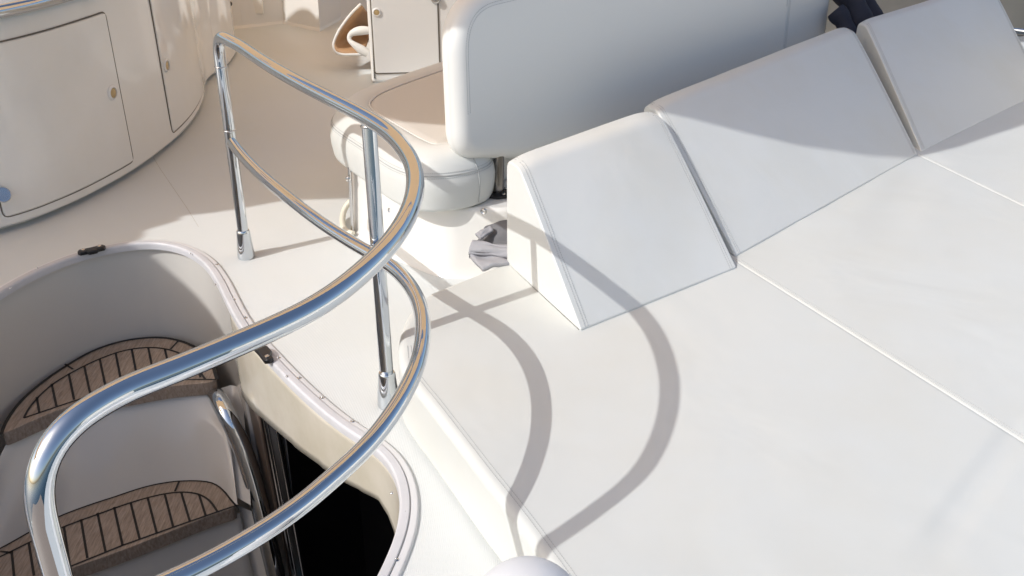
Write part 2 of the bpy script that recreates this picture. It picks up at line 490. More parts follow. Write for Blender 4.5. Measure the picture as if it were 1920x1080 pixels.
def riser(fr, bk, z0, z1, extra_right):
    bm = bmesh.new()
    F = resample([Vector((p.x, p.y + .022, z0)) for p in fr], .02); 
    F = resample(F + extra_right[0], (sum((b - a).length for a, b in zip((F + extra_right[0]), (F + extra_right[0])[1:]))) / 60)
    B = [Vector((p.x, p.y, z1)) for p in bk] + extra_right[1]
    B = resample(B, sum((b - a).length for a, b in zip(B, B[1:])) / 60)
    n = min(len(F), len(B)); F, B = F[:n], B[:n]
    rows = [[f.lerp(b, g / 8) for f, b in zip(F, B)] for g in range(9)]
    strip_mesh(bm, rows)
    return link_mesh('riser', bm, M['well'], cw, wn=False)
EX = [Vector((-.86, 2.76, 0)), Vector((-.80, 2.72, 0))]
riser(f1, b2, ZT1 - .040, ZT2 + .0, ([Vector((-.90, 2.74, ZT1 - .04)), Vector((-.86, 2.72, ZT1 - .04))], [Vector((-.855, 2.49, ZT2)), Vector((-.80, 2.45, ZT2))]))
b3 = [p + Vector((.03, -.06, 0)) for p in f2]
riser(f2, b3, ZT2 - .040, -1.0, ([Vector((-.86, 2.50, ZT2 - .04)), Vector((-.79, 2.46, ZT2 - .04))], [Vector((-.80, 2.42, -1.0)), Vector((-.74, 2.38, -1.0))]))

# snaps along the flange
def snap(name, p, r, parent):
    bm = bmesh.new()
    lathe_into(bm, [(r, 0), (r, .0012), (r * .75, .0022), (r * .7, .0022), (r * .45, .0012), (r * .42, .004), (r * .2, .005)], p, n=12)
    return link_mesh(name, bm, M['satin'], parent, wn=False)
for u, v in [(407, 496), (418, 526), (438, 562), (460, 596), (522, 671), (561, 709), (603, 746), (661, 790), (749, 889), (760, 962), (743, 1050)]:
    snap('snap_fastener', at(u, v, .0085), .0055, cw)
for u, v in [(357, 476), (20, 541), (70, 503), (404, 534), (538, 706), (735, 925)]:
    snap('screw', at(u, v, .0135), .0035, cw)

def latch(p0, p1, parent):
    """a black plastic catch screwed to the rim"""
    d = (p1 - p0); L = d.length; d.normalize(); s = Vector((-d.y, d.x, 0))
    xf = lambda a, b, w: p0 + d * a + s * b + Vector((0, 0, w))
    o = [(0, -.012), (.02, -.013), (L * .35, -.022), (L * .65, -.022), (L - .02, -.013), (L, -.012), (L + .006, 0), (L, .012), (L * .5, .010), (0, .012), (-.006, 0)]
    o = ccw([Vector(q) for q in o])
    lt = slab('catch', o, edge_profile(.0, .013, 0, .004, 3), xf, M['black'], parent)
    for a in (.012, L - .012):
        bm = bmesh.new(); lathe_into(bm, [(.0065, 0), (.0065, .002), (.004, .0035), (.002, .002), (.0005, .002)], xf(a, 0, .013), n=12)
        link_mesh('screw', bm, M['satin'], lt, wn=False)
latch(at(150, 477, .014), at(195, 467, .014), cw)
latch(at(505, 680, .014), at(479, 650, .014), cw)

# cabin beneath: a room behind the opening, its unlit gloom painted near-black
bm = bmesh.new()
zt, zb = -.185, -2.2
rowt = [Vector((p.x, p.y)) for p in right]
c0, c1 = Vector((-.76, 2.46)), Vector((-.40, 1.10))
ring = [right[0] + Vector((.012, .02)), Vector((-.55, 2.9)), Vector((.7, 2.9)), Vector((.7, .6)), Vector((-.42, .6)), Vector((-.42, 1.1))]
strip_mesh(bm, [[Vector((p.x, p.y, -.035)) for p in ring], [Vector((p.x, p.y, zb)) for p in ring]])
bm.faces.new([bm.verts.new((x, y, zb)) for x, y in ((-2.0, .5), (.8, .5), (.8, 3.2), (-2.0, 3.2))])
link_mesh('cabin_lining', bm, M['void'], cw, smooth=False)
# tinted panel and edge frame of the sliding door, standing under the wall
ia, ib, ic = 0, nearest(right, at(450, 612)), nearest(right, at(480, 652))
def under(i0, i1, off, ztop, zbot, name, material, parent, lean=.05):
    pl = right[i0:i1 + 1]; bm = bmesh.new(); rows = []
    for g in range(6):
        f = g / 5; rows.append([Vector((p.x + off + lean * f, p.y + off * .6, ztop + (zbot - ztop) * f)) for p in pl])
    strip_mesh(bm, rows)
    o = link_mesh(name, bm, material, parent, wn=False); o.modifiers.new('thick', 'SOLIDIFY').thickness = .008
    return o
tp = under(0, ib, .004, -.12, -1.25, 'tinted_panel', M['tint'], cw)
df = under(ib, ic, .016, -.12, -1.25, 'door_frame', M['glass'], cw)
for i_, wd in ((ib, .0035), ((ib * 2 + ic) // 3, .0018), (ic, .0022)):
    p = right[i_]
    tube('bead', [Vector((p.x + .008, p.y + .004, -.12)), Vector((p.x + .058, p.y + .004, -1.25))], wd, M['satin'], df, n=6)
bm = bmesh.new()
for (x, y, z, sx, sy, sz, rz) in ((.05, 1.75, -1.15, .9, .10, .5, 20), (-.1, 1.5, -.95, .5, .06, .04, 25), (.05, 1.95, -1.45, .5, .5, .12, 20), (.12, 1.30, -1.2, .35, .35, .5, 30)):
    box_into(bm, Vector((x, y, z)), sx, sy, sz, R(rz), .02)
link_mesh('cabin_furniture', bm, M['cabin_grey'], cw)

gr = thing('grab_rail', (-.85, 2.6, -.6), 'wide curved stainless grab pipe beside the lower teak step', 'grab rail')
gp = smooth_path(resample(catmull([aty(404, 742, 2.72), aty(409, 748, 2.66), aty(424, 775, 2.60), aty(447, 822, 2.57), aty(470, 885, 2.53), aty(490, 960, 2.48), aty(506, 1030, 2.44), aty(520, 1090, 2.41), aty(535, 1180, 2.36)], 8), .015), 2)
tube('pipe', gp, .029, M['chrome'], gr, n=20)

# ------------------------------------------------------------------ handrail
TR = .0172
hr = thing('handrail', tuple(at(728, 765)), 'polished stainless S-curved double guard rail on two posts beside the stairs', 'handrail')
ZU, ZL = .71, .41
B1, B2 = at(462, 482), at(729, 759)
up_px = [(424, 66), (450, 86), (500, 120), (560, 155), (620, 186), (680, 217), (725, 245), (757, 278), (775, 312), (779, 345), (774, 378), (761, 412), (738, 448), (705, 486), (660, 527), (600, 571), (540, 603), (480, 630), (400, 664), (300, 705), (225, 732)]
up = [at(u, v, ZU) for u, v in up_px[1:]]
def bend(a, c, b, r, n=10):
    """a rounded corner of radius about r at c on the way from a to b"""
    d1 = (a - c).normalized(); d2 = (b - c).normalized()
    p, q = c + d1 * r, c + d2 * r
    return [(1 - f) ** 2 * p + 2 * f * (1 - f) * c + f * f * q for f in [k / n for k in range(n + 1)]]
ca = Vector((B1.x, B1.y, ZU)); cl = at(42, 836, ZU)
mid = smooth_path(resample(catmull(up, 10), .012), 6)
path = [Vector((B1.x, B1.y, ZU - .10))] + bend(ca - Vector((0, 0, .2)), ca, mid[0], .05) + mid[1:-1] + bend(mid[-2], cl, cl - Vector((0, 0, 1)), .10, 16) + [cl - Vector((0, 0, .3)), cl - Vector((0, 0, 1.6))]
path = smooth_path(resample(path, .01), 10)
tube('top_rail', path, TR, M['chrome'], hr, n=28)
low_px = [(436, 268), (455, 292), (490, 328), (540, 370), (600, 416), (660, 455), (705, 481), (740, 504), (768, 534), (785, 566), (793, 605), (791, 645), (780, 690), (757, 740), (722, 795), (680, 845), (620, 900), (560, 950), (500, 992), (430, 1034), (370, 1066), (250, 1120), (150, 1150)]
low = [at(u, v, ZL) for u, v in low_px]
low[0] = Vector((B1.x, B1.y, ZL)) if (low[0] - Vector((B1.x, B1.y, ZL))).length < .08 else low[0]
tube('lower_rail', smooth_path(resample(catmull(low, 10), .012), 5), TR * .93, M['chrome'], hr, n=28)
for B, ztop in ((B1, ZU - .09), (B2, ZU - .008)):
    st = tube('stanchion', [Vector((B.x, B.y, .02)), Vector((B.x, B.y, ztop)) if ztop < ZU - .05 else at(691, 223, ZU - .008)], .0168, M['chrome'], hr, n=28)
    bm = bmesh.new()
    lathe_into(bm, [(.0265, 0), (.0275, .004), (.0275, .012), (.026, .03), (.0215, .085), (.0205, .092), (.0185, .095), (.0166, .095)], Vector((B.x, B.y, 0)), n=32)
    link_mesh('foot', bm, M['chrome'], st)

def weld(p, axis, r):
    bm = bmesh.new(); n = 26; axis = axis.normalized(); ref = Vector((0, 0, 1)) if abs(axis.z) < .8 else Vector((1, 0, 0))
    u = (ref - axis * ref.dot(axis)).normalized(); v = axis.cross(u)
    tube_into(bm, [p + (r + .0006 * math.sin(k * 2.4)) * (math.cos(2 * math.pi * k / n) * u + math.sin(2 * math.pi * k / n) * v) for k in range(n)], .0028, 8, True)
    link_mesh('weld_bead', bm, M['satin'], hr, wn=False)
weld(Vector((B1.x, B1.y, ZL + .012)), Vector((0, 0, 1)), .0165); weld(Vector((B1.x, B1.y, ZU - .095)), Vector((0, 0, 1)), .0162)
pt_ = at(691, 223, ZU - .008); weld(pt_.lerp(Vector((B2.x, B2.y, 0)), .022), pt_ - B2, .0165)

# ------------------------------------------------------------------ sun pads
ZP = .17
seamB0, seamB1 = at(1381, 490, ZP), at(1920, 829, ZP)
seamC0, seamC1 = at(1722, 291, ZP), at(1912, 383, ZP)
def ext(a, b, s): return a + (b - a) * s
B_far, B_near = ext(seamB0, seamB1, -.62), ext(seamB0, seamB1, 1.9)
C_far, C_near = ext(seamC0, seamC1, -.8), ext(seamC0, seamC1, 4.4)
left_px = [(808, 546), (785, 562), (765, 586), (752, 615), (746, 650), (750, 685), (770, 718), (800, 756), (845, 815), (900, 888), (955, 958), (1006, 1028), (1060, 1105), (1130, 1210)]
left = [at(u, v, ZP) for u, v in left_px]
GAP = -.012
def sunpad(label, outline, stitch_paths, mt, rtop=.008, dz=0.):
    c = sum((Vector((p[0], p[1], 0)) for p in outline), Vector()) / len(outline)
    t = thing('sun_pad', (c.x, c.y, 0), label, 'sun pad', 'white vinyl pads of the sunbed')
    bm = bmesh.new()
    o = ccw([Vector(p[:2]) for p in outline])
    rings = [[Vector((p.x, p.y, w)) for p in (inset(o, d) if d else o)] for d, w in edge_profile(.012, ZP + dz, .01, rtop, 6)]
    rings_mesh(bm, rings)
    link_mesh('cushion', bm, mt, t)
    for P in stitch_paths:
        dashes('stitching', P, M['thread'], t)
    return t
def off_line(a, b, d, z):
    e = (b - a).normalized(); s = Vector((-e.y, e.x, 0)) * d
    return [Vector((a.x, a.y, z)) + s, Vector((b.x, b.y, z)) + s]
nB = (seamB1 - seamB0).normalized(); nB = Vector((-nB.y, nB.x, 0))   # towards pad 2
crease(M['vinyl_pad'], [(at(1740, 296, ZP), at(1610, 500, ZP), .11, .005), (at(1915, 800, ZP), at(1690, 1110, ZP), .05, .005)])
pad1 = left + [Vector((.55, .75, 0)), Vector((2.6, .75, 0))]
e1 = [B_near - nB * GAP, B_far - nB * GAP]
back1 = [Vector((.28, 2.90, 0)), Vector((-.005, 2.545, 0))]
out1 = [Vector((p.x, p.y)) for p in catmull(left, 6)] + [Vector((.45, .80)), Vector((1.5, .72))] + [Vector(p[:2]) for p in e1] + [Vector(p[:2]) for p in back1]
lp = catmull(left[4:], 6)
def in_path(P, d, z):
    out = []
    for i, p in enumerate(P):
        e = (P[min(i + 1, len(P) - 1)] - P[max(i - 1, 0)]).normalized(); out.append(Vector((p.x - e.y * d, p.y + e.x * d, z)))
    return out
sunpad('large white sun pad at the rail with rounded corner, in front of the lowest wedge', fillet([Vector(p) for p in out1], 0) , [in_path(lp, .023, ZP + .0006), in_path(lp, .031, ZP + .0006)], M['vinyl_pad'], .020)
n2 = (seamC1 - seamC0).normalized(); n2 = Vector((-n2.y, n2.x, 0))
out2 = [B_far + nB * GAP, B_near + nB * GAP, C_near - n2 * GAP, C_far - n2 * GAP]
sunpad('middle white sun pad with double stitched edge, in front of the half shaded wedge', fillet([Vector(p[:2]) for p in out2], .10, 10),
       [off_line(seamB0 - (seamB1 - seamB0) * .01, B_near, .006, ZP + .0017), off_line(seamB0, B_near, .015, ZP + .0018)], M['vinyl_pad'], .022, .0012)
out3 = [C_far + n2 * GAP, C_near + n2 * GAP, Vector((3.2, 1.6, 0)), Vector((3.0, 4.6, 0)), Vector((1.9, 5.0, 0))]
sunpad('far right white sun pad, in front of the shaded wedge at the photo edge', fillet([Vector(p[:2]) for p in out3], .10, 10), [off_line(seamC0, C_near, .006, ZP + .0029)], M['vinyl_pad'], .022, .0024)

# ------------------------------------------------------------------ wedge backrests
def wedge(label, FL, FR, BL, BR, h, topd, z0=ZP - .006, seat_stitch=True):
    c = (FL + FR + BL + BR) / 4
    t = thing('wedge_backrest', (c.x, c.y, z0), label, 'backrest wedge', 'white wedge backrests of the sunbed')
    D = ((BL - FL).length + (BR - FR).length) / 2; W = ((FR - FL).length + (BR - BL).length) / 2
    FL, FR, BL, BR = [Vector((p.x, p.y, 0)) for p in (FL, FR, BL, BR)]
    prof = ccw([Vector(p) for p in ((0, 0), (D, 0), (D, h), (D - topd, h), (.0, .011))])
    prof = fillet(prof, [.003, .008, .035, .075, .006], 8)
    prof = densify(prof, .04)
    def xf(a, b, w):
        f = a / D; g = w / W
        # a little upholstery crown across the sloping face
        swell = .010 * math.sin(math.pi * min(max(g, 0), 1)) * math.sin(math.pi * min(max(b / h, 0), 1) * .9)
        p = FL.lerp(FR, g).lerp(BL.lerp(BR, g), f)
        swell += .0035 * noise.noise(Vector((p.x * 5, p.y * 5, b * 6))) * math.sin(math.pi * min(max(g, 0), 1)) ** .4
        nrm = Vector((FL.x - BL.x, FL.y - BL.y, 0)).normalized()
        e1 = max(0, 1 - (W - w) / .10); e2 = max(0, 1 - w / .08)
        b -= (.012 * e1 * e1 + .010 * e2 * e2) * (b / h) ** 5
        return Vector((p.x, p.y, z0 + b)) + (nrm * .7 + Vector((0, 0, .7))) * swell * (1 if f < .97 else 0)
    mids = sorted([W * k / 14 for k in range(1, 14)] + [.02, .035, .05, .065, W - .02, W - .035, W - .05, W - .065, W - .08])
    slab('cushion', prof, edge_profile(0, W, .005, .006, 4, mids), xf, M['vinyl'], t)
    if seat_stitch:
        # stitched seam that follows the left and right rims of the visible faces
        vis = [p for p in prof if p.y > .012 and p.x < D - .002]
        vis.sort(key=lambda p: (p.y + p.x * .3))
        for wv, k in ((.017, .0007), (.026, .0007), (W - .017, .0007), (W - .026, .0007)):
            P = [xf(p.x - k * 1.5, p.y + k, wv) for p in vis]
            dashes('stitching', P, M['thread'], t)
    return t
W1 = [at(1088, 621, ZP), at(1381, 503, ZP), at(950, 493, ZP), Vector((.408, 2.962, ZP))]
W2 = [at(1379, 482, ZP), at(1720, 290, ZP), Vector((.402, 3.005, ZP)), Vector((1.315, 4.05, ZP))]
W3 = [at(1727, 285, ZP), at(1957, 171, ZP), Vector((1.39, 4.11, ZP)), Vector((2.235, 4.91, ZP))]
wedge('sunlit white wedge backrest crossed by the rail shadow, lowest of the three', *W1, .32, .085)
wedge('middle white wedge backrest, its upper half in shade', *W2, .32, .085)
wedge('fully shaded white wedge backrest at the upper right corner', *W3, .32, .085)

# ------------------------------------------------------------------ helm bench: base, seat, backrest
hb = thing('bench_seat', (-.1, 3.2, 0), 'cream rounded bench with thick seat cushion and tall backrest on a white base', 'bench')
base_bot = [(-.54, 3.135), (-.415, 2.95), (-.215, 2.775), (.0, 2.76), (.35, 3.08), (1.3, 4.1), (.85, 4.75), (.1, 4.0)]
base_top = [(-.53, 3.14), (-.405, 2.965), (-.20, 2.80), (.0, 2.785), (.33, 3.10), (1.28, 4.12), (.85, 4.72), (.1, 3.98)]
bm = bmesh.new()
ob = densify(fillet([Vector(p) for p in base_bot], .04), .06); 
rr_ = [.025, .08, .14, .10, .05, .05, .05, .05]; rb = fillet([Vector(p) for p in base_bot], rr_, 8); rt = fillet([Vector(p) for p in base_top], rr_, 8)
rings = [[Vector((p.x, p.y, 0)) for p in inset(ccw(rb), -.012)], [Vector((p.x, p.y, .012)) for p in ccw(rb)]]
for k in range(1, 7): rings.append([Vector((a.x + (b.x - a.x) * k / 6, a.y + (b.y - a.y) * k / 6, .012 + .196 * k / 6)) for a, b in zip(ccw(rb), ccw(rt))])
rings.append([Vector((p.x, p.y, .217)) for p in inset(ccw(rt), .006)])
rings.append([Vector((p.x, p.y, .22)) for p in inset(ccw(rt), .014)])
rings_mesh(bm, rings)
link_mesh('base', bm, M['gelcoat'], hb)
# seat cushion
seat_pts = [at(915, 378, .225), at(850, 396, .225), at(795, 399, .225), at(745, 384, .225), at(695, 349, .225), at(655, 312, .225) + Vector((-.02, .0, 0)),
            Vector((-.60, 3.23, 0)), Vector((-.585, 3.42, 0)), Vector((-.48, 3.60, 0)), Vector((-.24, 3.93, 0)), Vector((.10, 4.35, 0)), Vector((.42, 4.75, 0)), Vector((.85, 4.6, 0)), Vector((.53, 3.81, 0)), Vector((.155, 3.275, 0)), Vector((-.045, 2.955, 0))]
so_ = smooth_path(resample(catmull([Vector((p.x, p.y, 0)) for p in seat_pts], 8, True), .02, True), 4, True)
so_ = ccw([Vector(p[:2]) for p in so_])
bm = bmesh.new()
prof = [(.012, .222), (.004, .226), (0, .236), (-.006, .27), (-.008, .30), (-.004, .325), (.006, .350), (.022, .373), (.045, .390), (.075, .398), (.10, .398), (.118, .393), (.124, .386), (.130, .389), (.140, .393), (.155, .394)]
def sin_(d): return smooth_path(inset(so_, d), int(max(0, d - .03) * 260), True)
rings = [[Vector((p.x, p.y, z)) for p in sin_(d)] for d, z in prof]
rings_mesh(bm, rings, midx=[0] * 12 + [1] * 4)
sc_ = link_mesh('seat_cushion', bm, None, hb, mats=[M['vinyl'], M['seat_panel']])
tube('piping', [Vector((p.x, p.y, .390)) for p in sin_(.124)], .004, M['piping'], sc_, n=8, closed=True)
for d, z in ((-.0015, .331), (.0040, .3455)):
    pth = [Vector((p.x, p.y, z)) for p in inset(so_, d - .0012)]
    dashes('stitching', pth + [pth[0]], M['thread'], sc_)
tube('seam', [Vector((p.x, p.y, .338)) for p in inset(so_, -.0010)], .0013, M['thread'], sc_, n=6, closed=True)
# vertical seam at the near end of the cushion
iv = nearest(so_, at(893, 382, .225))
tube('seam', [Vector((inset(so_, d - .001)[iv].x, inset(so_, d - .001)[iv].y, z)) for d, z in prof[2:12]], .0015, M['thread'], sc_, n=6)

def backrest(name, P0, d, length, z0, z1, rtop, rbot, thick, parent, stitch=True, drop=0.):
    d = Vector((d[0], d[1], 0)).normalized(); nrm = Vector((d.y, -d.x, 0))     # nrm looks to the sun pads
    H = z1 - z0
    o = fillet([Vector((0, 0)), Vector((.26 if drop else .05 * length, -drop * .42)), Vector((length, -drop)), Vector((length, H)), Vector((0, H))], [rbot, .12, rbot, rtop, rtop], 14)
    o = densify(ccw(o), .05)
    def xf(a, b, w):
        lean = -.02 * b
        return P0 + d * a + nrm * (w + lean) + Vector((0, 0, z0 + b))
    prof = edge_profile(-thick / 2, thick / 2, .03, .042, 8, (0,))
    b = slab(name, o, prof, xf, M['vinyl_back'], parent)
    if stitch:
        for dd in (.030, .038):
            ins = inset(o, dd)
            k0 = max(range(len(ins)), key=lambda i: -abs(ins[i].y - .12) - 9 * (ins[i].x < length / 2))
            ins = ins[k0:] + ins[:k0]; ins = [p for p in ins if p.y > .10]
            r = [xf(p.x, p.y, thick / 2 - (.0012 if dd < .034 else .0001)) for p in ins]
            dashes('stitching', r, M['thread'], b)
    return b
BD = (.664, .748)
P0 = Vector((-.172, 2.775, 0))
backrest('backrest', P0, BD, 1.925, .385, .84, .16, .10, .082, hb, drop=.17)
for s in (.13,):
    pp = P0 + Vector((BD[0], BD[1], 0)) * s
    if s < 1: pp = at(934, 363, .222)
    pl = tube('support_pole', [pp, pp + Vector((0, 0, .19))], .019, M['dark_steel'], hb, n=16)
    bm = bmesh.new(); lathe_into(bm, [(.045, 0), (.045, .005), (.040, .008), (.018, .009), (.016, .03), (.012, .032)], pp, n=24)
    link_mesh('pole_flange', bm, M['black'], pl)
    for a in (0.6, 2.2, 3.8, 5.3):
        bm = bmesh.new(); lathe_into(bm, [(.006, 0), (.006, .002), (.003, .004)], pp + Vector((.031 * math.cos(a), .031 * math.sin(a), .008)), n=10); link_mesh('bolt', bm, M['satin'], pl, wn=False)
def face_screw(p, nrm, r, parent, name='screw', material='satin'):
    bm = bmesh.new(); lathe_into(bm, [(r, 0), (r, r * .3), (r * .7, r * .55), (r * .3, r * .35), (.0005, r * .35)], p, nrm, 14)
    return link_mesh(name, bm, M[material], parent, wn=False)
for u, v, Y in ((733, 394, 2.965), (907, 396, 2.735)):
    face_screw(aty(u, v, Y - .02), Vector((-.3, -.95, .1)), .010, hb)

b2_ = thing('seat_backrest', (1.2, 4.4, .3), 'narrow blue-shaded white backrest pad standing behind the half shaded wedge', 'backrest')
q0 = Vector((P0.x, P0.y, 0)) + Vector((BD[0], BD[1], 0)) * 1.925
backrest('cushion', q0 + Vector((-.02, .02, 0)), BD, .43, .20, .90, .10, .06, .10, b2_)

# grey towel tucked between bench base and wedge
tw = thing('towel', tuple(at(915, 480, .12)), 'crumpled grey towel tucked between the bench base and sunlit wedge', 'towel')
def cloth(name, corners, nu, nv, amp, material, parent, seed, thick=.008):
    rnd = random.Random(seed); ph = [rnd.uniform(0, 6) for _ in range(6)]
    bm = bmesh.new(); rows = []
    for j in range(nv + 1):
        row = []
        for i in range(nu + 1):
            a, b = i / nu, j / nv
            p = corners[0].lerp(corners[1], a).lerp(corners[3].lerp(corners[2], a), b)
            nrm = (corners[1] - corners[0]).cross(corners[3] - corners[0]).normalized()
            w = math.sin(7 * b + 2 * a + ph[0]) * .6 + math.sin(13 * b - 5 * a + ph[1]) * .3 + math.sin(9 * a + ph[2]) * .25
            row.append(p + nrm * amp * w)
        rows.append(row)
    strip_mesh(bm, rows)
    o = link_mesh(name, bm, material, parent, wn=False)
    s = o.modifiers.new('thick', 'SOLIDIFY'); s.thickness = thick; s.offset = 0
    return o
tc0 = [aty(880, 470, 2.61), aty(955, 480, 2.56), aty(955, 405, 2.66), aty(915, 432, 2.66)]
cloth('fold', [aty(882, 470, 2.60), aty(960, 486, 2.57), aty(960, 408, 2.67), aty(912, 428, 2.68)], 18, 18, .009, M['cloth'], tw, 3)
cloth('fold', [aty(878, 474, 2.555), aty(960, 482, 2.535), aty(960, 462, 2.55), aty(886, 452, 2.58)], 18, 10, .006, M['cloth_light'], tw, 5, .014)
cloth('fold', [aty(880, 484, 2.56), aty(960, 490, 2.55), aty(960, 474, 2.575), aty(884, 468, 2.59)], 12, 8, .004, M['cloth_shade'], tw, 8, .01)  # dark sheet in place of the shaded gap
cloth('fold', [at(880, 480, .172), at(905, 503, .174), at(962, 494, .174), at(955, 474, .172)], 14, 14, .005, M['cloth_light'], tw, 9, .012)
cloth('fold', [aty(900, 446, 2.60), aty(925, 432, 2.63), aty(918, 424, 2.65), aty(892, 440, 2.62)], 10, 6, .004, M['cloth_light'], tw, 12, .01)

# cream hose loop at the bench end
hs = tube('hose', smooth_path(resample(catmull([at(660, 376, .06), at(652, 382, .05), at(645, 395, .03), at(642, 412, .015), at(645, 428, .012), at(654, 436, .012), at(662, 438, .012)], 8), .008), 3), .010, M['hose'], None, n=12)
tag(hs, 'short cream hose loop on the deck at the bench end', 'hose')
jb = thing('hinge_strip', tuple(at(656, 430)), 'thin pale metal strip standing at the left end of the bench base', 'strip')
tube('strip', [aty(655, 313, 3.10), aty(661, 432, 3.10)], .006, M['satin'], jb, n=8)
face_screw(aty(653, 335, 3.09), Vector((-.5, -.8, 0)), .010, jb)

# ------------------------------------------------------------------ console cabinet
foot_px = [(-140, 480), (-60, 461), (0, 441), (50, 427), (100, 408), (150, 386), (200, 360), (250, 331), (300, 295), (340, 261), (367, 228), (382, 195), (388, 160)]
foot = [at(u, v) for u, v in foot_px] + [Vector((-1.50, 5.15, 0)), Vector((-1.78, 5.45, 0)), Vector((-2.3, 5.55, 0))]
foot = smooth_path(resample(catmull(foot, 10), .02), 4)
def arc_len(P):
    L = [0]
    for a, b in zip(P, P[1:]): L.append(L[-1] + (b - a).length)
    return L
fL = arc_len(foot)
def on_wall(s, z, off=0.):
    j = 0
    while j < len(fL) - 2 and fL[j + 1] < s: j += 1
    f = (s - fL[j]) / (fL[j + 1] - fL[j]); p = foot[j].lerp(foot[j + 1], f)
    e = (foot[min(j + 2, len(foot) - 1)] - foot[max(j - 1, 0)]).normalized()
    return Vector((p.x + e.y * off, p.y - e.x * off, z))
def s_of(u, v): return fL[nearest(foot, at(u, v))]
cb = thing('console_cabinet', (-2.2, 4.0, 0), 'large rounded cream console cabinet with two curved doors at the upper left', 'cabinet')
S0, S1 = 0.0, fL[-1]
HC = .703
bm = bmesh.new()
ss = [S0 + (S1 - S0) * k / 160 for k in range(161)]
zs = [(.030, .045), (-.008, .03), (-.010, .012), (.0, .004), (.0, .045)]
rows = [[on_wall(s, z, o) for s in ss] for z, o in ((.0, -.05), (.022, -.05), (.022, -.006), (.026, .002), (.034, .004), (.05, .002), (.10, 0), (.25, -.002), (.45, -.004), (HC - .03, -.008), (HC - .01, -.014), (HC, -.03), (HC + .004, -.08))]
strip_mesh(bm, rows)
top = [on_wall(s, HC + .004, -.08) for s in ss]
bm.faces.new([bm.verts.new(p) for p in top + [Vector((-4.0, 5.55, HC + .004)), Vector((-4.0, 3.1, HC + .004))]])
link_mesh('body', bm, M['cabinet'], cb)
def cab_door(s0, s1, z0, z1, push, name='door', rc=.02):
    n = 40
    def outline():
        W, H = s1 - s0, z1 - z0
        return densify(ccw(fillet([Vector((s0, z0)), Vector((s1, z0)), Vector((s1, z1)), Vector((s0, z1))], rc, 4)), .03)
    o = outline()
    bm = bmesh.new()
    wl = lambda z: -.008 * max(0, (z - .1)) / .6 * .8
    rings = [[on_wall(p.x, p.y, wl(p.y) + w) for p in inset(o, d)] for d, w in ((0, .0005), (.001, .004), (.004, .0055))]
    # fill as a grid so the panel follows the curve
    V = rings_mesh(bm, rings, False, False)
    W, H = s1 - s0, z1 - z0
    rows = [[on_wall(s0 + .004 + (W - .008) * i / n, z0 + .004 + (H - .008) * j / 8, wl(z0 + H * j / 8) + .0055) for i in range(n + 1)] for j in range(9)]
    strip_mesh(bm, rows)
    dr = link_mesh(name, bm, M['cabinet'], cb)
    tube('seal', [on_wall(p.x, p.y, wl(p.y) + .0012) for p in inset(o, -.003)], .0023, M['rubber'], dr, n=6, closed=True)
    if push:
        for (ps, pz) in push:
            c = on_wall(ps, pz, .0055 + wl(pz)); c2 = on_wall(ps, pz, .10); ax = (c2 - c).normalized()
            bm = bmesh.new(); lathe_into(bm, [(.027, 0), (.027, .004), (.023, .008), (.0195, .008), (.019, .002)], c, ax, 28)
            lt = link_mesh('push_latch', bm, M['latchring'], dr)
            bm = bmesh.new(); lathe_into(bm, [(.0188, .001), (.018, .004), (.013, .006), (.002, .0065)], c, ax, 24)
            link_mesh('button', bm, M['amber'], lt)
    return dr
sR = s_of(254, 329); sL = s_of(19, 434)
d1_ = cab_door(sL, sR, .058, .615, [(sR - .052, .338)])
s2L = s_of(328, 272)
d2_ = cab_door(s2L, s2L + .62, .055, HC - .03, [(s2L + .035, .325)])
# flush chrome turn handle at the left door edge
hc = on_wall(sL + .005, .135, .008); ax = (on_wall(sL, .15, .2) - hc).normalized(); ax.z = 0
bm = bmesh.new(); lathe_into(bm, [(.008, 0), (.008, .014), (.024, .017), (.026, .020), (.024, .023), (.016, .0235), (.010, .022)], hc, (ax + Vector((0, 0, .5))).normalized(), 28)
link_mesh('turn_handle', bm, M['satin'], d1_)
tube('cabinet_rail', [on_wall(s, HC + .008, .008) for s in ss[:90]], .021, M['chrome'], cb, n=20)

# second moulded console further forward
c2 = thing('forward_console', (-1.7, 5.6, 0), 'second cream rounded console just behind the large cabinet, with a small metal vent', 'cabinet')
f2_px = [(360, 170), (386, 151), (405, 142), (425, 127), (438, 110), (443, 95)]
ft2 = [at(u, v) for u, v in f2_px] + [Vector((-1.64, 5.72, 0)), Vector((-1.85, 5.86, 0)), Vector((-2.4, 5.9, 0))]
ft2 = smooth_path(resample(catmull(ft2, 8), .02), 3)
bm = bmesh.new()
def off_path(P, o, z):
    out = []
    for i, p in enumerate(P):
        e = (P[min(i + 1, len(P) - 1)] - P[max(i - 1, 0)]).normalized(); out.append(Vector((p.x + e.y * o, p.y - e.x * o, z)))
    return out
strip_mesh(bm, [off_path(ft2, -.03, 0), off_path(ft2, -.03, .012), off_path(ft2, .002, .016), off_path(ft2, .002, .2), off_path(ft2, -.003, .38), off_path(ft2, -.03, .41)])
bm.faces.new([bm.verts.new(p) for p in off_path(ft2, -.03, .41) + [Vector((-3.5, 5.9, .41)), Vector((-3.5, 4.8, .41))]])
link_mesh('body', bm, M['cabinet'], c2)
vp = aty(384, 122, 4.98)
bm = bmesh.new(); box_into(bm, vp, .012, .03, .085, R(20), .004); link_mesh('vent', bm, M['satin'], c2)
bm = bmesh.new(); lathe_into(bm, [(.014, 0), (.012, .01), (.004, .012)], aty(430, 7, 5.6), Vector((1, -.6, 0)), 12); link_mesh('drain', bm, M['black'], c2, wn=False)

